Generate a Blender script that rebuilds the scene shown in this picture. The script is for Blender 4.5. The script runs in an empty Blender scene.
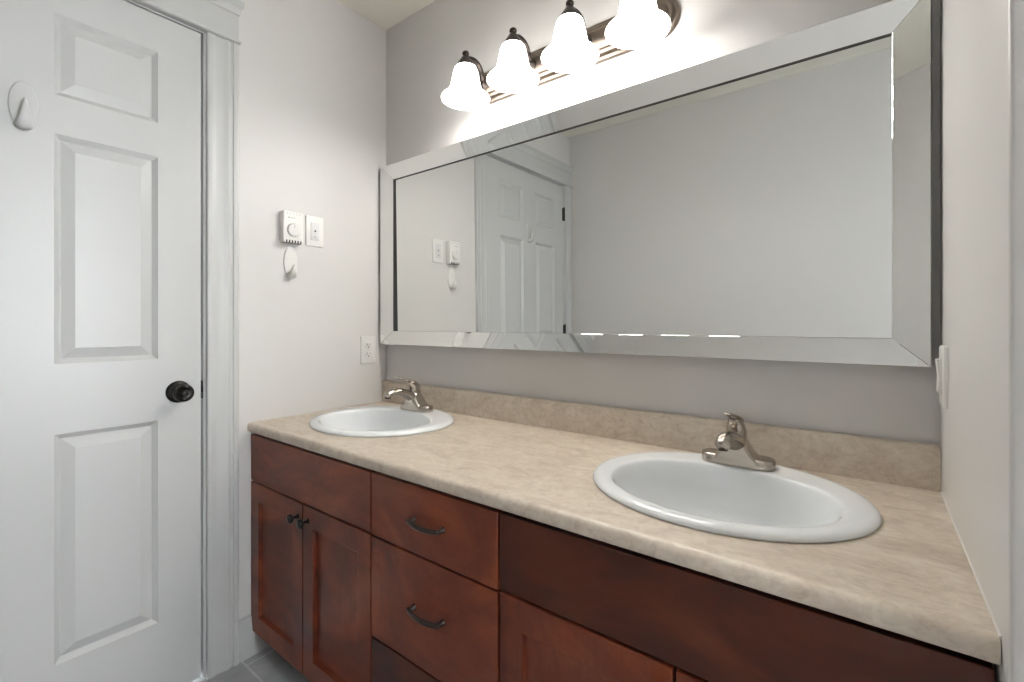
import bpy, bmesh, math, random
from mathutils import Vector, Matrix
random.seed(4)
sc = bpy.context.scene
col = sc.collection
PI = math.pi

# ------------------------------------------------------------------ camera, world, light, exposure
cam_d = bpy.data.cameras.new('camera')
cam_d.sensor_width = 36.0
cam_d.lens = 468.5 * 36.0 / 1024.0
cam_d.shift_y = (323.7 - 341.0) / 1024.0
cam_d.clip_start = 0.02
cam = bpy.data.objects.new('camera', cam_d)
cam.location = (1.7036, -1.3036, 1.1425)
cam.rotation_euler = (PI / 2, 0, 0.6553)
col.objects.link(cam)
sc.camera = cam

world = bpy.data.worlds.new('daylight_sky')
sc.world = world
world.use_nodes = True
wn = world.node_tree.nodes
wn['Background'].inputs[0].default_value = (0.93, 0.97, 1.0, 1)
SKY = 21.0
wn['Background'].inputs[1].default_value = SKY

vs = sc.view_settings
vs.view_transform = 'Standard'
vs.look = 'None'
vs.gamma = 1.0
vs.use_curve_mapping = False
vs.exposure = 0.42
sc.cycles.max_bounces = 14
sc.cycles.diffuse_bounces = 8
sc.cycles.glossy_bounces = 8
sc.cycles.caustics_reflective = True
sc.cycles.sample_clamp_indirect = 6.0
sc.cycles.use_denoising = True

BULB_W = 2.2           # watts of each bulb in the vanity light
SHADE_E = 6.4          # glow of the frosted shades

# ------------------------------------------------------------------ materials
def new_mat(name, color, rough=0.5, metal=0.0, spec=0.5, coat=0.0, coat_rough=0.1):
    m = bpy.data.materials.new(name); m.use_nodes = True
    b = m.node_tree.nodes['Principled BSDF']
    b.inputs['Base Color'].default_value = (*color, 1)
    b.inputs['Roughness'].default_value = rough
    b.inputs['Metallic'].default_value = metal
    b.inputs['Specular IOR Level'].default_value = spec
    b.inputs['Coat Weight'].default_value = coat
    b.inputs['Coat Roughness'].default_value = coat_rough
    return m

def nd(m, t, **kw):
    n = m.node_tree.nodes.new(t)
    for k, v in kw.items(): setattr(n, k, v)
    return n
def lk(m, a, b): m.node_tree.links.new(a, b)
def bsdf(m): return m.node_tree.nodes['Principled BSDF']

def noise(m, scale, detail=4, rough=0.55, dist=0.0, mapscale=(1, 1, 1), loc=(0, 0, 0), rot=(0, 0, 0)):
    tc = nd(m, 'ShaderNodeNewGeometry')
    mp = nd(m, 'ShaderNodeMapping')
    mp.inputs['Scale'].default_value = mapscale
    mp.inputs['Location'].default_value = loc
    mp.inputs['Rotation'].default_value = rot
    lk(m, tc.outputs['Position'], mp.inputs['Vector'])
    n = nd(m, 'ShaderNodeTexNoise')
    n.inputs['Scale'].default_value = scale
    n.inputs['Detail'].default_value = detail
    n.inputs['Roughness'].default_value = rough
    n.inputs['Distortion'].default_value = dist
    lk(m, mp.outputs[0], n.inputs['Vector'])
    return n

def ramp(m, src, stops):
    r = nd(m, 'ShaderNodeValToRGB')
    cr = r.color_ramp
    while len(cr.elements) < len(stops): cr.elements.new(0.5)
    for e, (p, c) in zip(cr.elements, stops):
        e.position = p; e.color = (*c, 1)
    lk(m, src, r.inputs[0])
    return r
def mix(m, fac, a, b, mode='MIX'):
    x = nd(m, 'ShaderNodeMix', data_type='RGBA', blend_type=mode)
    if isinstance(fac, float): x.inputs[0].default_value = fac
    else: lk(m, fac, x.inputs[0])
    lk(m, a, x.inputs[6]); lk(m, b, x.inputs[7])
    return x
def bump(m, src, strength, dist=0.01):
    b = nd(m, 'ShaderNodeBump')
    b.inputs['Strength'].default_value = strength
    b.inputs['Distance'].default_value = dist
    lk(m, src, b.inputs['Height'])
    lk(m, b.outputs[0], bsdf(m).inputs['Normal'])

def wall_mat(name, color, rough, spec=0.4):
    m = new_mat(name, color, rough, spec=spec)
    n = noise(m, 180, 3)
    bump(m, n.outputs['Fac'], 0.05, 0.002)
    return m
M = {}
M['wall'] = wall_mat('greige_wall_paint', (0.595, 0.582, 0.572), 0.42, 0.35)
M['wall_gloss'] = wall_mat('semi_gloss_wall_paint', (0.635, 0.62, 0.607), 0.30, 0.45)
M['ceiling'] = wall_mat('ceiling_paint', (0.69, 0.665, 0.60), 0.8, 0.2)
M['white'] = new_mat('white_trim_paint', (0.475, 0.48, 0.478), 0.35, spec=0.4)
n_ = noise(M['white'], 60, 2); bump(M['white'], n_.outputs['Fac'], 0.03, 0.002)
M['plastic'] = new_mat('white_plastic', (0.68, 0.67, 0.65), 0.35)
M['plastic_insert'] = new_mat('white_plastic_insert', (0.60, 0.605, 0.60), 0.3)
M['slot'] = new_mat('dark_slot', (0.03, 0.028, 0.026), 0.6)
M['vent'] = new_mat('shallow_vent', (0.45, 0.44, 0.42), 0.5)
M['mark'] = new_mat('grey_print', (0.22, 0.21, 0.20), 0.6)
M['porcelain'] = new_mat('white_porcelain', (0.735, 0.76, 0.78), 0.03, spec=0.55)
M['black'] = new_mat('black_bronze', (0.012, 0.011, 0.010), 0.28, 0.6)
M['bronze'] = new_mat('dark_pewter_metal', (0.055, 0.045, 0.04), 0.32, 0.9)
M['mirror'] = new_mat('silvered_mirror', (0.86, 0.88, 0.87), 0.0, 1.0)
M['mirror_strip'] = new_mat('bevelled_mirror_glass', (0.88, 0.895, 0.885), 0.015, 1.0)
M['edge'] = new_mat('black_mirror_edge', (0.012, 0.011, 0.010), 0.5)
M['backing'] = new_mat('dark_backing_board', (0.05, 0.045, 0.035), 0.6)
M['kick'] = new_mat('dark_toe_kick', (0.05, 0.022, 0.016), 0.5)
M['carcass'] = new_mat('dark_cabinet_carcass', (0.030, 0.012, 0.009), 0.6)
M['caulk'] = new_mat('white_caulk', (0.66, 0.65, 0.63), 0.5)
M['drain'] = new_mat('polished_drain_metal', (0.6, 0.58, 0.55), 0.2, 1.0)

# brushed nickel
m = new_mat('brushed_nickel', (0.43, 0.385, 0.34), 0.23, 1.0)
n_ = noise(m, 90, 3, mapscale=(1, 1, 14)); bump(m, n_.outputs['Fac'], 0.04, 0.001)
M['nickel'] = m
m = new_mat('brushed_nickel_brown_reflection', (0.22, 0.18, 0.15), 0.30, 1.0)  # light bar: base darkened and browned to carry the vanity's brown reflection
n_ = noise(m, 60, 3, mapscale=(0.5, 20, 20)); bump(m, n_.outputs['Fac'], 0.05, 0.001)
M['bar'] = m

# stone pattern laminate
m = new_mat('stone_pattern_laminate', (0.5, 0.4, 0.3), 0.33, spec=0.42)
n1 = noise(m, 9, 7, 0.62, 1.2, (1, 1.7, 1.4))
r1 = ramp(m, n1.outputs['Fac'], [(0.28, (0.44, 0.37, 0.30)), (0.46, (0.53, 0.462, 0.388)), (0.58, (0.57, 0.505, 0.425)), (0.74, (0.62, 0.57, 0.50))])
n2 = noise(m, 26, 5, 0.6, 2.0, (1, 1.3, 1.2), (3, 1, 2))
r2 = ramp(m, n2.outputs['Fac'], [(0.34, (0.78, 0.75, 0.72)), (0.50, (0.98, 0.97, 0.96)), (0.66, (1.06, 1.06, 1.05))])
n3 = noise(m, 4.5, 8, 0.7, 2.5, (1, 2.2, 1.6), (7, 2, 5))
r3 = ramp(m, n3.outputs['Fac'], [(0.44, (1, 1, 1)), (0.49, (0.84, 0.80, 0.76)), (0.54, (1, 1, 1))])
mx = mix(m, 0.6, r1.outputs[0], r2.outputs[0], 'MULTIPLY')
mx2 = mix(m, 0.6, mx.outputs[2], r3.outputs[0], 'MULTIPLY')
lk(m, mx2.outputs[2], bsdf(m).inputs['Base Color'])
M['laminate'] = m

# cherry stained maple; grain along x or along z
def wood(name, along, k=1.0, loc=(0, 0, 0)):
    m = new_mat(name, (0.1, 0.03, 0.015), 0.28, spec=0.30, coat=0.0)
    gs = (0.9, 8, 9) if along == 'x' else (9, 8, 0.9)
    g = noise(m, 7, 5, 0.6, 0.8, gs, loc)
    bl = noise(m, 3.3, 5, 0.55, 1.6, (1.0, 1, 1.5), loc, (0, 0.5, 0))
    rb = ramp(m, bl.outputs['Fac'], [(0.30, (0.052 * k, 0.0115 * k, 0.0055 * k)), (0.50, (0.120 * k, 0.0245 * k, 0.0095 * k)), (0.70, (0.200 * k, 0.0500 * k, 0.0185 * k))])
    rg = ramp(m, g.outputs['Fac'], [(0.30, (0.74, 0.72, 0.70)), (0.55, (1, 1, 1)), (0.75, (1.12, 1.12, 1.12))])
    x = mix(m, 0.65, rb.outputs[0], rg.outputs[0], 'MULTIPLY')
    lk(m, x.outputs[2], bsdf(m).inputs['Base Color'])
    return m
M['wood_h'] = wood('cherry_wood_horizontal', 'x')
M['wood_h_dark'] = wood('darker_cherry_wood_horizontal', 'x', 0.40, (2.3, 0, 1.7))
M['wood_v'] = wood('cherry_wood_vertical', 'z', 0.95, (1.1, 0, 0.4))

# floor tile
m = new_mat('grey_floor_tile', (0.3, 0.3, 0.3), 0.4)
tc = nd(m, 'ShaderNodeNewGeometry'); mp = nd(m, 'ShaderNodeMapping')
mp.inputs['Location'].default_value = (0.12, 0.604, 0)
lk(m, tc.outputs['Position'], mp.inputs['Vector'])
bk = nd(m, 'ShaderNodeTexBrick', offset=0.5, squash=1.0)
bk.inputs['Scale'].default_value = 1.0
bk.inputs['Mortar Size'].default_value = 0.004
bk.inputs['Brick Width'].default_value = 0.33
bk.inputs['Row Height'].default_value = 0.33
bk.inputs['Color1'].default_value = (0.40, 0.405, 0.415, 1)
bk.inputs['Color2'].default_value = (0.43, 0.432, 0.44, 1)
bk.inputs['Mortar'].default_value = (0.56, 0.56, 0.56, 1)
lk(m, mp.outputs[0], bk.inputs['Vector'])
n4 = noise(m, 7, 6, 0.65, 1.0)
r4 = ramp(m, n4.outputs['Fac'], [(0.3, (0.72, 0.73, 0.75)), (0.7, (1.15, 1.15, 1.15))])
x = mix(m, 0.8, bk.outputs['Color'], r4.outputs[0], 'MULTIPLY')
lk(m, x.outputs[2], bsdf(m).inputs['Base Color'])
M['tile'] = m

# glowing frosted glass, bulb, pane of the added window
def glow(name, color, strength, base=(0.9, 0.88, 0.84)):
    m = new_mat(name, base, 0.35)
    b = bsdf(m)
    b.inputs['Emission Color'].default_value = (*color, 1)
    b.inputs['Emission Strength'].default_value = strength
    return m
M['shade'] = glow('lit_frosted_glass', (1.0, 0.97, 0.93), SHADE_E)
M['bulb'] = glow('lit_bulb', (1.0, 0.94, 0.85), 8.0)
m = bpy.data.materials.new('fill_window_glass'); m.use_nodes = True
nt = m.node_tree; nt.nodes.clear()
out = nd(m, 'ShaderNodeOutputMaterial'); tr = nd(m, 'ShaderNodeBsdfTransparent'); gl = nd(m, 'ShaderNodeBsdfGlossy'); ms = nd(m, 'ShaderNodeMixShader')
gl.inputs['Roughness'].default_value = 0.02
ms.inputs[0].default_value = 0.06
lk(m, tr.outputs[0], ms.inputs[1]); lk(m, gl.outputs[0], ms.inputs[2]); lk(m, ms.outputs[0], out.inputs[0])
M['pane'] = m

# ------------------------------------------------------------------ mesh helpers
def wpos(o):
    p = Vector((0, 0, 0))
    while o is not None:
        p += o.location; o = o.parent
    return p

def obj(name, bm, mat, parent=None, origin=None, smooth=None, bevel=None, local=False):
    """Link bm (world coordinates, or the parent's own when local) as one mesh object."""
    me = bpy.data.meshes.new(name)
    o = bpy.data.objects.new(name, me)
    col.objects.link(o)
    base = wpos(parent) if parent and not local else Vector((0, 0, 0))
    if parent: o.parent = parent
    org = Vector(origin) - base if origin is not None else Vector((0, 0, 0))
    o.location = org
    bmesh.ops.translate(bm, verts=bm.verts, vec=-(base + org))
    bmesh.ops.recalc_face_normals(bm, faces=bm.faces)
    bm.to_mesh(me); bm.free()
    me.materials.append(mat)
    if smooth is not None:
        for p in me.polygons: p.use_smooth = True
        me.set_sharp_from_angle(angle=math.radians(smooth))
    if bevel:
        b = o.modifiers.new('bevel', 'BEVEL'); b.width = bevel; b.segments = 2; b.limit_method = 'ANGLE'; b.angle_limit = math.radians(40)
        for p in me.polygons: p.use_smooth = True
        me.set_sharp_from_angle(angle=math.radians(50))
    return o

def thing(name, label, cat, loc, group=None):
    o = bpy.data.objects.new(name, None); col.objects.link(o)
    o.location = loc; o.empty_display_size = 0.05
    o['label'] = label; o['category'] = cat
    if group: o['group'] = group
    return o
def struct(name, bm, mat, parent=None, label=None, **kw):
    o = obj(name, bm, mat, parent, **kw)
    if parent is None: o['kind'] = 'structure'
    if label: o['label'] = label
    return o
def dup(o, loc=None, parent=None, label=None):
    c = o.copy(); col.objects.link(c)
    if parent: c.parent = parent
    if loc is not None: c.location = loc
    if label: c['label'] = label
    for ch in list(o.children): dup(ch, None, c)
    return c

def box(bm, x0, x1, y0, y1, z0, z1):
    v = [bm.verts.new((x, y, z)) for z in (z0, z1) for y in (y0, y1) for x in (x0, x1)]
    for f in ((0, 2, 3, 1), (4, 5, 7, 6), (0, 1, 5, 4), (2, 6, 7, 3), (0, 4, 6, 2), (1, 3, 7, 5)):
        bm.faces.new([v[i] for i in f])
def boxes(*bs):
    bm = bmesh.new()
    for b in bs: box(bm, *b)
    return bm

def loft(bm, rings, cap0=True, cap1=True):
    R = [[bm.verts.new(p) for p in r] for r in rings]
    n = len(R[0])
    for a, b in zip(R, R[1:]):
        for i in range(n):
            j = (i + 1) % n
            bm.faces.new((a[i], a[j], b[j], b[i]))
    if cap0: bm.faces.new(R[0][::-1])
    if cap1: bm.faces.new(R[-1])
    return R

def ell(cx, cy, z, a, b, n=48, p=2.0):
    r = []
    for i in range(n):
        t = 2 * PI * i / n
        c, s = math.cos(t), math.sin(t)
        r.append((cx + a * math.copysign(abs(c) ** (2 / p), c), cy + b * math.copysign(abs(s) ** (2 / p), s), z))
    return r

def lathe(bm, prof, c=(0, 0, 0), axis='z', n=32, cap0=False, cap1=False):
    rings = []
    for r, h in prof:
        ring = []
        for i in range(n):
            t = 2 * PI * i / n
            a, b = r * math.cos(t), r * math.sin(t)
            if axis == 'z': p = (a, b, h)
            elif axis == 'x': p = (h, a, b)
            else: p = (a, h, b)
            ring.append((p[0] + c[0], p[1] + c[1], p[2] + c[2]))
        rings.append(ring)
    return loft(bm, rings, cap0, cap1)

def catmull(pts, n=6):
    P = [Vector(p) for p in pts]
    P = [P[0] * 2 - P[1]] + P + [P[-1] * 2 - P[-2]]
    o = []
    for i in range(1, len(P) - 2):
        for k in range(n):
            t = k / n
            a, b, c, d = P[i - 1], P[i], P[i + 1], P[i + 2]
            o.append(0.5 * ((2 * b) + (c - a) * t + (2 * a - 5 * b + 4 * c - d) * t * t + (3 * b - a - 3 * c + d) * t ** 3))
    o.append(P[-2])
    return o

def tube(bm, pts, rad, side=(1, 0, 0), n=16, sub=6, round_end=True):
    """Sweep an ellipse along pts; rad = list of (r_side, r_up); side is the fixed lateral axis."""
    path = catmull(pts, sub)
    rr = catmull([(a, b, 0) for a, b in rad], sub)
    side = Vector(side).normalized()
    rings = []
    def ring(p, tan, ra, rb):
        up = side.cross(tan).normalized()
        return [tuple(p + side * (ra * math.cos(2 * PI * i / n)) + up * (rb * math.sin(2 * PI * i / n))) for i in range(n)]
    tans = []
    for i in range(len(path)):
        a = path[max(i - 1, 0)]; b = path[min(i + 1, len(path) - 1)]
        tans.append((b - a).normalized())
    if round_end:
        for k in (0.3, 0.75):
            q = math.sqrt(1 - (1 - k) ** 2)
            rings.append(ring(path[0] - tans[0] * rr[0][1] * (1 - k), tans[0], rr[0][0] * q, rr[0][1] * q))
    for p, t, r in zip(path, tans, rr): rings.append(ring(p, t, r[0], r[1]))
    if round_end:
        for k in (0.75, 0.3):
            q = math.sqrt(1 - (1 - k) ** 2)
            rings.append(ring(path[-1] + tans[-1] * rr[-1][1] * (1 - k), tans[-1], rr[-1][0] * q, rr[-1][1] * q))
    loft(bm, rings)

def rrect(cx, cy, z, hx, hy, r, n=6):
    o = []
    for sx, sy, a0 in ((1, 1, 0), (-1, 1, 90), (-1, -1, 180), (1, -1, 270)):
        for k in range(n + 1):
            a = math.radians(a0 + 90 * k / n)
            o.append((cx + sx * (hx - r) + r * math.cos(a), cy + sy * (hy - r) + r * math.sin(a), z))
    return o

def plate(bm, axis, at, dirn, u0, u1, z0, z1, th, r=0.004, bev=0.003):
    """Rounded, bevelled plate standing on a wall: axis 'x' (u = y) or 'y' (u = x); dirn is which way it stands proud."""
    cu, cz_, hu, hz = (u0 + u1) / 2, (z0 + z1) / 2, (u1 - u0) / 2, (z1 - z0) / 2
    rings = []
    for d, ins in ((0, 0), (th - bev, 0), (th - bev * .3, bev * .3), (th, bev)):
        ring = []
        for p in rrect(cu, cz_, 0, hu - ins, hz - ins, max(r - ins, .0008), 4):
            w = at + dirn * d
            ring.append((w, p[0], p[1]) if axis == 'x' else (p[0], w, p[1]))
        rings.append(ring)
    loft(bm, rings)

def profile_extrude(bm, prof, place):
    """prof: list of 2D points (closed); place(pt, k) gives the 3D point at end k (0 or 1)."""
    loft(bm, [[place(p, 0) for p in prof], [place(p, 1) for p in prof]])

# ------------------------------------------------------------------ room shell
W, H = 1.815, 2.44
DY0, DY1, DZ = -1.528, -0.722, 2.070     # door leaf
OY0, OY1, OZ = -1.540, -0.710, 2.080     # opening
YF = -1.628                               # wall opposite the mirror
XR = 2.72                                 # far end of the room, past the short wall
WE = -0.612                               # end of the short wall

bm = bmesh.new()
box(bm, -0.12, 0, OY1, 0.12, 0, H)
box(bm, -0.12, 0, OY0, OY1, OZ, H)
box(bm, -0.12, 0, YF - 0.12, OY0, 0, H)
struct('wall_left', bm, M['wall'])
struct('wall_back', boxes((0, XR + 0.12, 0, 0.12, 0, H)), M['wall'])
bm = bmesh.new()
loft(bm, [[(x, y, z) for x, y in ((W, 0), (W, WE + .004), (W + .0012, WE + .0012), (W + .004, WE), (W + .112, WE), (W + .12, WE + .008), (W + .12, 0))] for z in (0, H)])
struct('wall_right', bm, M['wall_gloss'], smooth=50)
struct('wall_front', boxes((0, XR + 0.12, YF - 0.12, YF, 0, H)), M['wall'])
bm = bmesh.new()
wy0, wy1, wz0, wz1 = -1.02, -0.38, 0.55, 2.05
box(bm, XR, XR + .12, YF, wy0, 0, H); box(bm, XR, XR + .12, wy1, 0, 0, H)
box(bm, XR, XR + .12, wy0, wy1, 0, wz0); box(bm, XR, XR + .12, wy0, wy1, wz1, H)
struct('wall_end', bm, M['wall'])
struct('floor', boxes((-0.12, XR + .12, YF - .12, 0.12, -0.08, 0)), M['tile'])
struct('ceiling', boxes((-0.12, XR + .12, YF - .12, 0.12, H, H + 0.08)), M['ceiling'])

# unseen window added at the far end for daylight fill: frame, mullion, pane
bm = bmesh.new()
for b in ((wy0, wy0 + .05, wz0, wz1), (wy1 - .05, wy1, wz0, wz1), (wy0 + .05, wy1 - .05, wz0, wz0 + .05), (wy0 + .05, wy1 - .05, wz1 - .05, wz1)):
    box(bm, XR + .02, XR + .08, *b)
win = struct('fill_window_1', bm, M['white'])
obj('mullion', boxes((XR + .03, XR + .07, (wy0 + wy1) / 2 - .02, (wy0 + wy1) / 2 + .02, wz0 + .05, wz1 - .05)), M['white'], win)
obj('pane', boxes((XR + .048, XR + .052, wy0 + .05, wy1 - .05, wz0 + .05, wz1 - .05)), M['pane'], win)

# jamb lining of the door opening
bm = bmesh.new()
box(bm, -0.12, -0.001, OY1 - .004, OY1 + .0005, 0, OZ)
box(bm, -0.12, -0.001, OY0 - .0005, OY0 + .004, 0, OZ)
box(bm, -0.12, -0.001, OY0 + .004, OY1 - .004, OZ - .004, OZ + .0005)
box(bm, -0.075, -0.040, OY1 - .020, OY1 - .004, 0, OZ - .004)       # door stop
box(bm, -0.075, -0.040, OY0 + .004, OY0 + .020, 0, OZ - .004)
box(bm, -0.075, -0.040, OY0 + .020, OY1 - .020, OZ - .020, OZ - .004)
struct('trim_1', bm, M['white'], label='white jamb lining around the door leaf')

# casings
CP = [(0, 0), (0, .010), (.003, .0135), (.007, .0145), (.018, .0145), (.023, .0125), (.030, .0120), (.042, .0128), (.052, .0148), (.058, .0172),
      (.062, .0178), (.065, .0150), (.070, .0146), (.0745, .0150), (.077, .0185), (.084, .0195), (.090, .0185), (.093, .0150), (.093, 0)]
bm = bmesh.new()
profile_extrude(bm, CP, lambda p, k: (p[1], OY1 + .002 + p[0], (0, 2.079)[k]))
struct('trim_2', bm, M['white'], label='fluted white casing between the door and the thermostat wall', smooth=35)
bm = bmesh.new()
profile_extrude(bm, CP, lambda p, k: (p[1], OY0 - .002 - p[0] * .72, (0, 2.079)[k]))
struct('trim_3', bm, M['white'], label='white casing on the hinge side of the door', smooth=35)
# head: bead, frieze, crown cap
HP = [(0, 2.079), (.0215, 2.079), (.0255, 2.082), (.0265, 2.086), (.0255, 2.090), (.0215, 2.092), (.019, 2.093), (.019, 2.172), (.023, 2.176), (.0235, 2.182), (.026, 2.192), (.030, 2.199),
      (.033, 2.202), (.033, 2.221), (0, 2.221)]
def headpt(p, k):
    out_ = p[0] - .019
    e = max(out_, 0.0)
    y = (OY1 + .094 + e * .9) if k else (YF + .0005)
    return (p[0], y, p[1])
bm = bmesh.new()
profile_extrude(bm, HP, headpt)
struct('trim_4', bm, M['white'], label='white crown head trim above the door', smooth=30)

# baseboards
BP = [(0, 0), (.0145, 0), (.0145, .092), (.0130, .097), (.0115, .108), (.0085, .118), (.0085, .126), (.0065, .134), (0, .137)]
bm = bmesh.new(); profile_extrude(bm, BP, lambda p, k: (p[0], (OY1 + .0955, 0)[k], p[1]))
struct('baseboard_left', bm, M['white'], smooth=40)
bm = bmesh.new(); profile_extrude(bm, BP, lambda p, k: ((.02, XR)[k], YF + p[0], p[1]))
struct('baseboard_front', bm, M['white'], smooth=40)
bm = bmesh.new(); profile_extrude(bm, BP, lambda p, k: (XR - p[0], (YF + .016, 0)[k], p[1]))
struct('baseboard_end', bm, M['white'], smooth=40)

# ------------------------------------------------------------------ six panel door
def door_leaf(bm):
    ys = [DY0, -1.413, -1.193, -1.061, -0.835, DY1]
    zs = [0.012, 0.243, 0.850, 1.036, 1.644, 1.746, 1.960, DZ]
    V = {}
    def v(x, y, z):
        k = (round(x, 5), round(y, 5), round(z, 5))
        if k not in V: V[k] = bm.verts.new((x, y, z))
        return V[k]
    x0 = 0.0
    for i in range(5):
        for j in range(7):
            a, b, c, d = ys[i], ys[i + 1], zs[j], zs[j + 1]
            if i in (1, 3) and j in (1, 3, 5):
                prev = None
                for ins, dep in ((0, 0), (.0020, -.0025), (.0125, -.0120), (.0145, -.0122), (.0400, -.0015), (.0415, -.0008)):
                    q = [v(x0 + dep, y, z) for y, z in ((a + ins, c + ins), (b - ins, c + ins), (b - ins, d - ins), (a + ins, d - ins))]
                    if prev:
                        for k in range(4):
                            bm.faces.new((prev[k], prev[(k + 1) % 4], q[(k + 1) % 4], q[k]))
                    prev = q
                bm.faces.new(prev)
            else:
                bm.faces.new([v(x0, a, c), v(x0, b, c), v(x0, b, d), v(x0, a, d)])
    edge = [e for e in bm.edges if len(e.link_faces) == 1]
    ex = bmesh.ops.extrude_edge_only(bm, edges=edge)
    nv = [g for g in ex['geom'] if isinstance(g, bmesh.types.BMVert)]
    bmesh.ops.translate(bm, verts=nv, vec=(-.035, 0, 0))
    bmesh.ops.holes_fill(bm, edges=[e for e in bm.edges if len(e.link_faces) == 1], sides=0)
bm = bmesh.new(); door_leaf(bm)
door = struct('door_1', bm, M['white'], label='white six panel door beside the vanity', smooth=9)
KY, KZ = -0.783, 0.932
bm = bmesh.new(); lathe(bm, [(.0335, 0), (.0335, .003), (.031, .006), (.024, .009), (.014, .011), (.011, .014), (.011, .030)], (0, KY, KZ), 'x', 40, True, True)
kn = obj('door_knob', bm, M['black'], door, smooth=40)
bm = bmesh.new(); lathe(bm, [(.010, .028), (.016, .031), (.0235, .036), (.0268, .043), (.0268, .050), (.0245, .057), (.018, .0615), (.0165, .0605), (.0095, .0595), (.0085, .0625), (.001, .063)], (0, KY, KZ), 'x', 40, True, True)
obj('knob', bm, M['black'], kn, smooth=30)
for hz in (1.877, 1.066, 0.25):
    bm = bmesh.new()
    lathe(bm, [(.0066, hz - .044), (.0066, hz + .044)], (.0075, DY0 - .006, 0), 'z', 14, True, True)
    lathe(bm, [(.004, hz + .044), (.006, hz + .047), (.003, hz + .051)], (.0075, DY0 - .006, 0), 'z', 12, True, True)
    box(bm, .0002, .0022, DY0 - .006, DY0 + .010, hz - .044, hz + .044)
    obj('hinge', bm, M['black'], door, smooth=40, origin=(.0075, DY0 - .006, hz))
bm = bmesh.new()
plate(bm, 'y', OY1 - .0042, -1, -.032, -.003, KZ - .030, KZ + .028, .0016, .004, .0008)
lathe(bm, [(.011, -.001), (.010, .003)], (-.006, OY1 - .0055, KZ), 'x', 16, True, True)
st = obj('strike_plate', bm, M['black'], bpy.data.objects['trim_1'])
st['label'] = 'black strike plate'

# ------------------------------------------------------------------ adhesive wall hooks
def wall_hook(label, y, z0, z1, w, up, group=None):
    """Oval backplate with a fat pointed hook; z0..z1 the backplate's reach, w its half width."""
    zc, hz = (z0 + z1) / 2, (z1 - z0) / 2
    t = thing('wall_hook', label, 'hook', (0, y, zc))
    bm = bmesh.new()
    rings = []
    for d, s in ((.0002, 1.0), (.003, 1.0), (.0046, .97), (.0055, .90)):
        ring = []
        for i in range(40):
            a = 2 * PI * i / 40
            wz = math.sin(a)
            ww = w * (1.0 - 0.10 * max(-wz, 0))
            ring.append((d, y + ww * s * math.cos(a), zc + hz * s * wz))
        rings.append(ring)
    loft(bm, rings)
    obj('backplate', bm, M['white'] if up else M['plastic'], t, smooth=40)
    bm = bmesh.new()
    b = z0 + hz * .30
    tip = z0 + hz * (1.15 if up else .80)
    tube(bm, [(.004, y, b - hz * .02), (.014, y, b - hz * .12), (.026, y, b + hz * .05), (.030, y, b + hz * .30), (.031, y, tip)],
         [(w * .62, hz * .20), (w * .60, hz * .16), (w * .50, .0085), (w * .36, .007), (w * .12, .0035)], (0, 1, 0), 16, 5)
    obj('hook', bm, M['white'] if up else M['plastic'], t, smooth=60)
    return t
wall_hook('large white oval adhesive hook stuck on the door', -1.117, 1.630, 1.756, .0275, True)
wall_hook('small white oval adhesive hook stuck on the wall below the thermostat', -0.4315, 1.307, 1.428, .0255, False)

# ------------------------------------------------------------------ thermostat
t = thing('thermostat', 'white dial thermostat on the wall above the small hook', 'thermostat', (0, -.432, 1.437))
ty0, ty1, tz0, tz1 = -.471, -.395, 1.437, 1.552
bm = bmesh.new(); plate(bm, 'x', .0001, 1, ty0, ty1, tz0, tz1, .030, .006, .004)
obj('cover', bm, M['plastic'], t, smooth=35)
bm = bmesh.new(); lathe(bm, [(.0245, .0295), (.0245, .0345), (.0225, .0375), (.020, .0385)], (0, -.434, 1.484), 'x', 40, False, True)
dial = obj('dial', bm, M['plastic'], t, smooth=35)
obj('pointer', boxes((.0384, .0388, -.4348, -.4332, 1.492, 1.502)), M['mark'], dial)
bm = bmesh.new()
for k in range(5):
    y = ty0 + .014 + k * .0120
    plate(bm, 'x', .0294, 1, y - .0016, y + .0016, tz1 - .0125, tz1 - .0055, .0008, .0012, .0002)
obj('top_vents', bm, M['vent'], t)
bm = bmesh.new()
for k in range(6):
    y = ty0 + .012 + k * .0105
    plate(bm, 'x', .0294, 1, y - .0027, y + .0027, tz0 + .0015, tz0 + .010, .0008, .002, .0002)
    box(bm, .006, .030, y - .0025, y + .0025, tz0 - .0004, tz0 + .002)
obj('bottom_vents', bm, M['slot'], t)
bm = bmesh.new()
lz = 1.5285
loft(bm, [[(x, -.455, lz - .0022), (x, -.446, lz - .0022), (x, -.4505, lz + .0032)] for x in (.0299, .0304)])
box(bm, .0299, .0304, -.444, -.428, lz - .0012, lz + .0004)
obj('logo_mark', bm, M['mark'], t)

# ------------------------------------------------------------------ switches and outlet
t = thing('light_switch', 'white switch plate right of the thermostat with a small dark dot', 'switch', (0, -.337, 1.439))
bm = bmesh.new(); plate(bm, 'x', .0001, 1, -.3725, -.3020, 1.439, 1.5545, .0062, .004, .0030)
obj('cover_plate', bm, M['plastic'], t, smooth=35)
bm = bmesh.new(); plate(bm, 'x', .0055, 1, -.3545, -.3205, 1.463, 1.531, .0028, .002, .0012)
ro = obj('rocker', bm, M['plastic_insert'], t, smooth=35)
bm = bmesh.new(); lathe(bm, [(.0034, .008), (.0034, .0092), (.002, .0096)], (0, -.3375, 1.498), 'x', 16, True, True)
obj('indicator', bm, M['slot'], ro)
bm = bmesh.new(); box(bm, .0082, .0086, -.3455, -.3335, 1.4735, 1.4755)
obj('print_mark', bm, M['mark'], ro)

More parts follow.
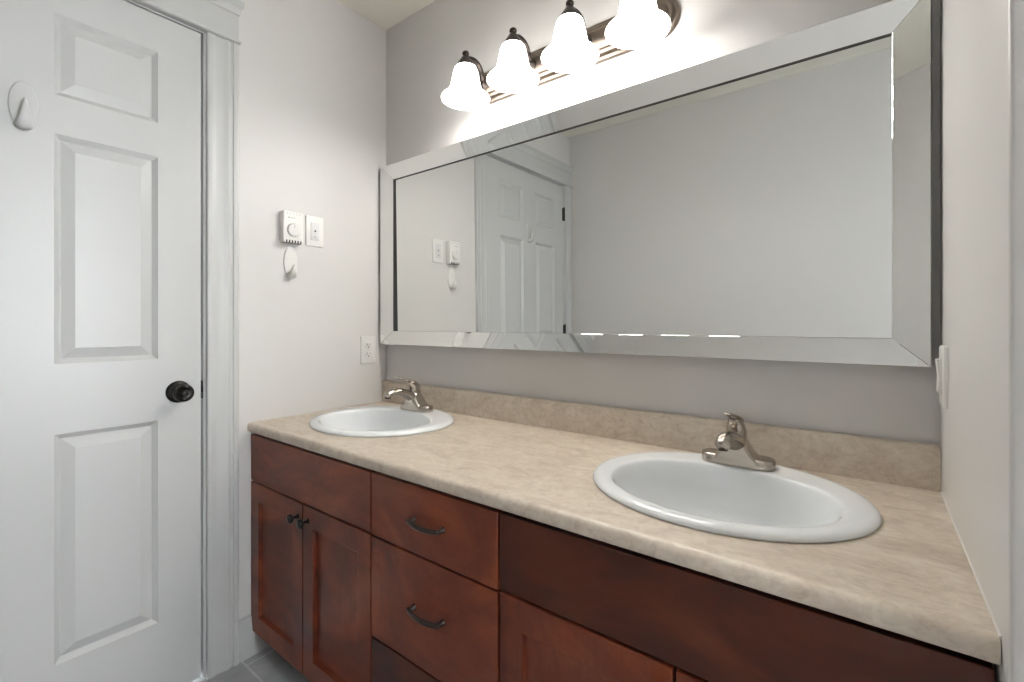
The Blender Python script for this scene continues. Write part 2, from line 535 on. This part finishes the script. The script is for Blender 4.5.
t = thing('wall_outlet', 'white two socket wall outlet between the mirror and the left sink', 'outlet', (0, -.0955, .974))
bm = bmesh.new(); plate(bm, 'x', .0001, 1, -.1325, -.0585, .974, 1.0905, .0055, .004, .003)
obj('cover_plate', bm, M['plastic'], t, smooth=35)
for zc in (1.0515, 1.0125):
    bm = bmesh.new()
    lathe(bm, [(.0165, .005), (.0165, .0068), (.0155, .0074)], (0, -.0955, zc), 'x', 24, True, True)
    rc = obj('receptacle', bm, M['plastic'], t, smooth=35)
    for pc in ((-.1026, -.1004, zc - .001, zc + .0075), (-.0906, -.0884, zc, zc + .0070)):
        obj('slot', boxes((.0073, .0077) + pc), M['slot'], rc)
    bm = bmesh.new(); lathe(bm, [(.0030, .0073), (.0030, .0077)], (0, -.0955, zc - .0075), 'x', 12, True, True)
    obj('ground_hole', bm, M['slot'], rc)
bm = bmesh.new(); lathe(bm, [(.003, .0055), (.0025, .0066)], (0, -.0955, 1.032), 'x', 12, True, True)
obj('screw', bm, M['plastic_insert'], t)

t = thing('light_switch', 'white switch on the right wall beside the mirror corner', 'switch', (W, -.095, .984))
bm = bmesh.new(); plate(bm, 'x', W - .0001, -1, -.131, -.058, .984, 1.1005, .0068, .004, .003)
obj('cover_plate', bm, M['plastic'], t, smooth=35)
bm = bmesh.new()
loft(bm, [[(W - .006, y, 1.010), (W - .006, y, 1.076), (W - .0145, y, 1.074), (W - .0115, y, 1.043), (W - .0125, y, 1.012)] for y in (-.112, -.078)])
obj('rocker', bm, M['plastic'], t)

# ------------------------------------------------------------------ vanity cabinets
FY = -0.570            # face of the doors and drawers
CY = -0.551            # front of the carcass
ZC0, ZC1 = 0.088, 0.7715

def slab(bm, x0, x1, z0, z1, y=FY, th=.018):
    box(bm, x0, x1, y, y + th, z0, z1)
def shaker(bm, x0, x1, z0, z1, rail=.062, stile=.056, rec=.012):
    o = [(x0, z0), (x1, z0), (x1, z1), (x0, z1)]
    i_ = [(x0 + stile, z0 + rail), (x1 - stile, z0 + rail), (x1 - stile, z1 - rail), (x0 + stile, z1 - rail)]
    def ring(pts, y): return [bm.verts.new((p[0], y, p[1])) for p in pts]
    b_, f_, c_ = ring(o, FY + .019), ring(o, FY), ring(i_, FY)
    d_ = ring([(i_[0][0] + .002, i_[0][1] + .002), (i_[1][0] - .002, i_[1][1] + .002), (i_[2][0] - .002, i_[2][1] - .002), (i_[3][0] + .002, i_[3][1] - .002)], FY + rec)
    for p, q in ((b_, f_), (f_, c_), (c_, d_)):
        for k in range(4): bm.faces.new((p[k], p[(k + 1) % 4], q[(k + 1) % 4], q[k]))
    bm.faces.new(d_); bm.faces.new(b_[::-1])
def cab_knob(x, z, parent):
    bm = bmesh.new()
    lathe(bm, [(.0085, 0), (.0085, -.002), (.0048, -.005), (.0045, -.013), (.0080, -.017), (.0135, -.021), (.0148, -.025), (.0125, -.0295), (.006, -.0315)], (x, FY, z), 'y', 24, True, True)
    obj('knob', bm, M['black'], parent, origin=(x, FY, z), smooth=45)
def pull(x, z, parent):
    bm = bmesh.new()
    hw = .048
    for s in (-1, 1):
        lathe(bm, [(.0075, .0), (.0075, -.0025), (.0050, -.006), (.0050, -.020)], (x + s * hw, FY, z), 'y', 16, True, True)
    tube(bm, [(x - hw - .002, FY - .017, z + .001), (x - hw * .62, FY - .023, z - .001), (x, FY - .0255, z - .002), (x + hw * .62, FY - .023, z - .001), (x + hw + .002, FY - .017, z + .001)],
         [(.0055, .0050), (.0062, .0036), (.0066, .0032), (.0062, .0036), (.0055, .0050)], (0, 0, 1), 12, 6)
    obj('handle', bm, M['bronze'], parent, origin=(x, FY, z), smooth=50)

def carcass(parent, x0, x1, mat):
    bm = bmesh.new()
    t_ = .016
    box(bm, x0, x0 + t_, CY, -.004, ZC0, ZC1); box(bm, x1 - t_, x1, CY, -.004, ZC0, ZC1)
    box(bm, x0 + t_, x1 - t_, CY, -.004, ZC0, ZC0 + t_)
    box(bm, x0 + t_, x1 - t_, -.012, -.004, ZC0 + t_, ZC1)
    box(bm, x0 + t_, x1 - t_, CY, CY + .06, ZC1 - t_, ZC1)
    box(bm, x0 + t_, x1 - t_, CY, CY + .02, .590, .612)
    obj('carcass', bm, mat, parent)
    obj('toe_kick', boxes((x0, x1, -.502, -.486, 0, ZC0)), M['kick'], parent)

cl = thing('sink_cabinet', 'cherry wood sink cabinet under the left sink with two shaker doors', 'cabinet', (.342, -.28, 0), 'vanity cabinets')
carcass(cl, .0150, .6805, M['carcass'])
bm = bmesh.new(); slab(bm, .002, .6805, .6045, .7610); obj('false_front', bm, M['wood_h'], cl, bevel=.0016)
bm = bmesh.new(); shaker(bm, .002, .3435, .086, .5985); d = obj('door', bm, M['wood_v'], cl, bevel=.0014); cab_knob(.3165, .556, d)
bm = bmesh.new(); shaker(bm, .3475, .6805, .086, .5985); d = obj('door', bm, M['wood_v'], cl, bevel=.0014); cab_knob(.3750, .556, d)

cm = thing('drawer_cabinet', 'cherry wood bank of three drawers between the sink cabinets', 'cabinet', (.894, -.28, 0), 'vanity cabinets')
carcass(cm, .6840, 1.1035, M['carcass'])
bm = bmesh.new(); slab(bm, .6845, 1.1025, .6025, .7610); d = obj('drawer', bm, M['wood_h'], cm, bevel=.0016); pull(.898, .683, d)
bm = bmesh.new(); slab(bm, .6845, 1.1025, .3430, .5975); d = obj('drawer', bm, M['wood_h'], cm, bevel=.0016); pull(.898, .477, d)
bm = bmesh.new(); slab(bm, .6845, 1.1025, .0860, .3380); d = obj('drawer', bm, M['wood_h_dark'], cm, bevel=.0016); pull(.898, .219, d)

cr = thing('sink_cabinet', 'cherry wood sink cabinet under the right sink with a plain dark front', 'cabinet', (1.46, -.28, 0), 'vanity cabinets')
carcass(cr, 1.1070, 1.8120, M['carcass'])
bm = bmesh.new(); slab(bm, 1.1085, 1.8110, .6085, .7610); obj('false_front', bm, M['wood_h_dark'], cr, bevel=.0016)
bm = bmesh.new(); shaker(bm, 1.1085, 1.4560, .086, .6020); d = obj('door', bm, M['wood_v'], cr, bevel=.0014); cab_knob(1.4300, .556, d)
bm = bmesh.new(); shaker(bm, 1.4620, 1.8110, .086, .6020); d = obj('door', bm, M['wood_v'], cr, bevel=.0014); cab_knob(1.4885, .556, d)

# ------------------------------------------------------------------ countertop with backsplash
ZT, ZB, YN = 0.8016, 0.7718, -0.5815
SINKS = ((.341, -.275), (1.453, -.275))
SA, SB = .264, .231
X0, X1 = .0005, W - .0012
ct = thing('countertop', 'beige stone pattern laminate countertop running wall to wall', 'countertop', (W / 2, -.28, ZB))
def hole_panel(bm, x0, x1, y0, y1, c, a, b, z, flip=False, n=96):
    inner, outer = [], []
    ang = sorted([2 * PI * i / n for i in range(n)] + [math.atan2(y - c[1], x - c[0]) % (2 * PI) for x in (x0, x1) for y in (y0, y1)])
    for t_ in ang:
        dx, dy = math.cos(t_), math.sin(t_)
        k = 1 / math.sqrt((dx / a) ** 2 + (dy / b) ** 2)
        inner.append((c[0] + dx * k, c[1] + dy * k, z))
        s = min([(x1 - c[0]) / dx if dx > 1e-9 else 9, (x0 - c[0]) / dx if dx < -1e-9 else 9, (y1 - c[1]) / dy if dy > 1e-9 else 9, (y0 - c[1]) / dy if dy < -1e-9 else 9])
        outer.append((c[0] + dx * s, c[1] + dy * s, z))
    return inner, outer
bm = bmesh.new()
yb, yn = -.0015, YN + .012
half = (SINKS[0][0] + SINKS[1][0]) / 2
for c, xa, xb in ((SINKS[0], X0, half), (SINKS[1], half, X1)):
    it, ot = hole_panel(bm, xa, xb, yn, yb, c, SA - .018, SB - .018, ZT)
    ib = [(p[0], p[1], ZB + .008) for p in it]; ob = [(p[0], p[1], ZB + .008) for p in ot]
    loft(bm, [ot, it, ib, ob], False, False)
nose = [(yn, ZT), (YN + .009, ZT - .0003), (YN + .006, ZT - .0013), (YN + .0032, ZT - .0032), (YN + .0013, ZT - .006), (YN + .0003, ZT - .009), (YN, ZT - .012), (YN, ZB + .005), (YN + .002, ZB + .001), (YN + .005, ZB), (yn + .012, ZB), (yn + .012, ZB + .008), (yn, ZB + .008)]
profile_extrude(bm, nose, lambda p, k: ((X0, X1)[k], p[0], p[1]))
bmesh.ops.remove_doubles(bm, verts=bm.verts, dist=1e-5)
obj('worktop', bm, M['laminate'], ct, smooth=35)
sp = [(-.0015, ZT), (-.0232, ZT), (-.0232, .887), (-.0215, .8915), (-.0185, .8931), (-.0015, .8931)]
bm = bmesh.new(); profile_extrude(bm, sp, lambda p, k: ((X0, X1)[k], p[0], p[1]))
obj('backsplash', bm, M['laminate'], ct, smooth=50)
bm = bmesh.new()
profile_extrude(bm, [(W - .0022, ZT - .001), (W - .0001, ZT - .001), (W - .0001, ZT + .0024), (W - .0015, ZT + .0012)], lambda p, k: (p[0], (YN + .004, -.0232)[k], p[1]))
obj('caulk_line', bm, M['caulk'], ct)

# ------------------------------------------------------------------ sinks
def make_sink(loc, label):
    t = thing('sink', label, 'sink', loc, 'oval drop in sinks')
    bm = bmesh.new()
    N = 112
    R = []
    def E(z, a, b, cy=0.0, back=0.0):
        r = []
        for i in range(N):
            q = 2 * PI * i / N
            c_, s_ = math.cos(q), math.sin(q)
            y = b * s_
            if s_ > 0: y = b * s_ * (1 - back * s_ * s_)          # flattened back edge in front of the tap ledge
            r.append((a * c_, cy + y, z))
        return r
    R.append(E(-.012, SA - .022, SB - .022))
    R.append(E(.0002, SA - .016, SB - .016))
    for z, ins in ((.0002, .003), (.0015, .0006), (.0045, 0), (.0080, .0022), (.0112, .0062), (.0132, .0115), (.0142, .0180), (.0144, .0245)):
        R.append(E(z, SA - ins, SB - ins))
    OA, OB, OC, BK = .2160, .1735, -.029, .10
    for k in range(1, 5):                                                       # ledge: from the rim to the bowl opening
        f = k / 5
        R.append(E(.0144 - .001 * f, (SA - .0245) * (1 - f) + OA * f, (SB - .0245) * (1 - f) + OB * f, OC * f, BK * f))
    for z, s, cy in ((.0130, 1.0, 0), (.0118, .990, 0), (.0092, .980, 0), (.0050, .970, 0), (-.002, .958, 0), (-.012, .943, 0), (-.026, .922, .001), (-.050, .885, .002), (-.078, .825, .004), (-.102, .735, .008),
                     (-.120, .610, .013), (-.131, .450, .018), (-.1365, .28, .022), (-.1385, .13, .024)):
        R.append(E(z, OA * s ** 1.3, OB * s, OC + cy, BK * min(1, max(.3, (s - .4) / .5))))
    loft(bm, R, False, True)
    obj('basin', bm, M['porcelain'], t, smooth=60, local=True)
    bm = bmesh.new()
    lathe(bm, [(.031, -.1372), (.030, -.1350), (.022, -.1358), (.019, -.1375)], (0, OC + .024, 0), 'z', 32, True, False)
    lathe(bm, [(.017, -.1372), (.016, -.1335), (.006, -.1325)], (0, OC + .024, 0), 'z', 32, True, True)
    obj('drain', bm, M['drain'], t, smooth=40, local=True)
    return t
s1 = make_sink((SINKS[0][0], SINKS[0][1], ZT), 'left white oval sink set in the countertop near the thermostat wall')
dup(s1, (SINKS[1][0], SINKS[1][1], ZT), None, 'right white oval sink set in the countertop nearest the short right wall')

# ------------------------------------------------------------------ faucets
def make_faucet(loc, label):
    t = thing('faucet', label, 'faucet', loc, 'single lever faucets')
    bm = bmesh.new()                                                              # base plate
    rings = []
    for z, ins in ((0, .001), (.002, 0), (.0180, .0006), (.0210, .0022), (.0222, .0055)):
        rings.append(rrect(0, 0, z, .0790 - ins, .0285 - ins, .0284 - ins, 9))
    loft(bm, rings)
    obj('base_plate', bm, M['nickel'], t, smooth=45, local=True)
    bm = bmesh.new()                                                              # body, flaring into the plate
    rings = []
    for z, hx, hy, cy, r in ((.0100, .0500, .0290, -.001, .008), (.0180, .0465, .0290, -.001, .010), (.0240, .0420, .0285, -.003, .012), (.032, .0365, .0285, -.006, .014), (.042, .0310, .0285, -.008, .017), (.052, .0270, .0280, -.010, .019),
                             (.060, .0240, .0265, -.010, .021), (.066, .0215, .0240, -.010, .021), (.069, .0170, .0190, -.010, .017)):
        rings.append(rrect(0, cy, z, hx, hy, min(r, hx - .0005, hy - .0005), 7))
    loft(bm, rings)
    obj('body', bm, M['nickel'], t, smooth=60, local=True)
    bm = bmesh.new()
    tube(bm, [(0, -.002, .040), (0, -.030, .057), (0, -.060, .0715), (0, -.090, .0795), (0, -.116, .0790), (0, -.134, .0725)],
         [(.0260, .0200), (.0235, .0180), (.0200, .0150), (.0182, .0132), (.0172, .0126), (.0158, .0120)], (1, 0, 0), 24, 6)
    spo = obj('spout', bm, M['nickel'], t, smooth=60, local=True)
    bm = bmesh.new(); lathe(bm, [(.0098, .0660), (.0102, .0600), (.0086, .0600), (.0080, .0640)], (0, -.1320, 0), 'z', 20, True, True)
    obj('aerator', bm, M['bronze'], spo, smooth=40, local=True)
    bm = bmesh.new()                                                              # handle: leaning wedge and long thin lever
    tube(bm, [(0, -.008, .060), (0, -.010, .074), (0, -.015, .088), (0, -.024, .099), (0, -.034, .106)],
         [(.0215, .0240), (.0220, .0250), (.0205, .0215), (.0165, .0150), (.0120, .0080)], (1, 0, 0), 24, 6)
    hd = obj('handle', bm, M['nickel'], t, smooth=60, local=True)
    bm = bmesh.new()
    tube(bm, [(0, .010, .088), (0, -.006, .1020), (0, -.026, .1120), (0, -.050, .1200), (0, -.076, .1270), (0, -.098, .1310)],
         [(.0120, .0050), (.0155, .0060), (.0150, .0056), (.0120, .0044), (.0100, .0036), (.0082, .0028)], (1, 0, 0), 20, 6)
    obj('lever', bm, M['nickel'], hd, smooth=60, local=True)
    return t
FZ = ZT + .0142
f1 = make_faucet((.335, -.117, FZ), 'brushed nickel single lever faucet on the left sink')
f1b = dup(f1, (1.4545, -.117, FZ), None, 'brushed nickel single lever faucet on the right sink')

# ------------------------------------------------------------------ wall mirror with bevelled mirror frame
MX0, MX1, MZ0, MZ1 = .0150, 1.799, 1.0535, 1.8185       # outer, proud edge
IX0, IX1, IZ0, IZ1 = .0800, 1.7375, 1.1110, 1.7595      # inner edge
PY, IY, GYB, GYT = -.0440, -.0250, -.0122, -.0174
mr = thing('wall_mirror', 'wide wall mirror with sloped mirrored glass frame above the vanity', 'mirror', ((MX0 + MX1) / 2, 0, MZ0))
obj('backing', boxes((MX0 + .004, MX1 - .004, -.0095, -.0005, MZ0 + .004, MZ1 - .004)), M['backing'], mr)
bm = bmesh.new()                                                                  # hangs leaning forward by a few millimetres
loft(bm, [[(x, GYB, IZ0 - .012), (x, GYB + .003, IZ0 - .012), (x, GYT + .003, IZ1 + .012), (x, GYT, IZ1 + .012)] for x in (IX0 - .012, IX1 + .012)])
obj('mirror_glass', bm, M['mirror'], mr)
O = [(MX0, MZ0), (MX1, MZ0), (MX1, MZ1), (MX0, MZ1)]
I = [(IX0, IZ0), (IX1, IZ0), (IX1, IZ1), (IX0, IZ1)]
def lerp(a, b, f): return (a[0] + (b[0] - a[0]) * f, a[1] + (b[1] - a[1]) * f)
def strip_pt(k, f, y_): 
    p = lerp(O[k], I[k], f); return (p[0], y_, p[1])
for k, nm in enumerate(('lower', 'right', 'upper', 'left')):
    j = (k + 1) % 4
    g = .0006
    bm = bmesh.new()
    prof = [(0.0, -.006), (0.0, PY + .003), (.035, PY - .0002), (.991, IY), (1.0, IY + .0005), (1.0, -.0120), (.90, -.0098), (.5, -.0096), (.2, -.006)]
    ra, rb = [], []
    for f, y_ in prof:
        a, b = strip_pt(k, f, y_), strip_pt(j, f, y_)
        d = Vector(b) - Vector(a); d.normalize()
        ra.append(tuple(Vector(a) + d * g)); rb.append(tuple(Vector(b) - d * g))
    loft(bm, [ra, rb])
    fs = obj('frame_strip', bm, M['mirror_strip'], mr)
    fs.data.materials.append(M['edge'])
    for p in fs.data.polygons:                                                    # outer side and inner step are black painted edges
        c = p.center; n_ = p.normal
        if abs(n_.y) < .25: p.material_index = 1

# ------------------------------------------------------------------ vanity light: bar, arms, four bell shades
LX = [.602, .806, 1.012, 1.216]
LY, LZ = -.130, 1.914
vl = thing('vanity_light', 'four lamp vanity light bar with frosted bell shades above the mirror', 'lamp', (.908, 0, 2.0))
bm = bmesh.new()
bx, bz = .908, 2.001
prof = [(0.0, 0.0), (-.006, 0.0), (-.010, .002), (-.0115, .006), (-.0115, .0105), (-.0155, .012), (-.0205, .0165), (-.022, .021), (-.022, .026), (-.027, .0285), (-.0310, .0340), (-.0325, .040)]
rings = []
for y, ins in prof:
    rings.append([(p[0], y, p[1]) for p in rrect(bx, bz, 0, .379 - ins, .0595 - ins, .059 - ins, 12)])
loft(bm, rings)
obj('back_plate', bm, M['bar'], vl, smooth=25)
ARM = None
def lamp(x):
    bm = bmesh.new()
    lathe(bm, [(.021, -.0320), (.021, -.0345), (.012, -.040), (.008, -.046)], (x, 0, 2.001), 'y', 20, True, True)
    tube(bm, [(x, -.032, 2.001), (x, -.043, 2.020), (x, -.053, 2.043), (x, -.072, 2.059), (x, -.100, 2.061), (x, LY, 2.050)],
         [(.0085, .0075), (.0085, .0075), (.0085, .0075), (.0085, .0072), (.0085, .0070), (.0085, .0070)], (1, 0, 0), 14, 6)
    arm = obj('arm', bm, M['bronze'], vl, origin=(x, 0, 2.001), smooth=50)
    bm = bmesh.new()
    lathe(bm, [(.0345, 2.0135), (.0352, 2.0165), (.0330, 2.0215), (.0285, 2.0290), (.0235, 2.0370), (.0180, 2.0450), (.0130, 2.0525), (.0098, 2.0570), (.0095, 2.0595), (.0116, 2.0625), (.0122, 2.0665), (.0105, 2.0710), (.0060, 2.0742), (.0012, 2.0750)], (x, LY, 0), 'z', 28, True, True)
    obj('cap', bm, M['bronze'], arm, smooth=40)
    bm = bmesh.new()
    o_ = [(.0220, 2.0270), (.0300, 2.0235), (.0365, 2.0150), (.0410, 2.0030), (.0446, 1.9870), (.0482, 1.9690), (.0518, 1.9520), (.0570, 1.9390), (.0650, 1.9290), (.0745, 1.9215), (.0810, 1.9160), (.0832, 1.9125)]
    i_ = [(r - .003, z - .0012) for r, z in o_][::-1]
    lathe(bm, o_ + [(.0828, 1.9095), (.0805, 1.9090)] + i_, (x, LY, 0), 'z', 48)
    sh = obj('lamp_shade', bm, M['shade'], vl, origin=(x, LY, LZ), smooth=60)
    bm = bmesh.new()
    lathe(bm, [(.012, 2.030), (.013, 2.005), (.020, 1.990), (.027, 1.972), (.029, 1.958), (.026, 1.944), (.018, 1.934), (.007, 1.930)], (x, LY, 0), 'z', 24, True, True)
    obj('bulb', bm, M['bulb'], sh, smooth=60)
    ld = bpy.data.lights.new('bulb_light', 'POINT')
    ld.energy = BULB_W; ld.color = (1.0, .975, .94); ld.shadow_soft_size = .028
    lo = bpy.data.objects.new('bulb_light', ld); col.objects.link(lo)
    lo.parent = sh; lo.location = (0, 0, .002)
for x in LX: lamp(x)
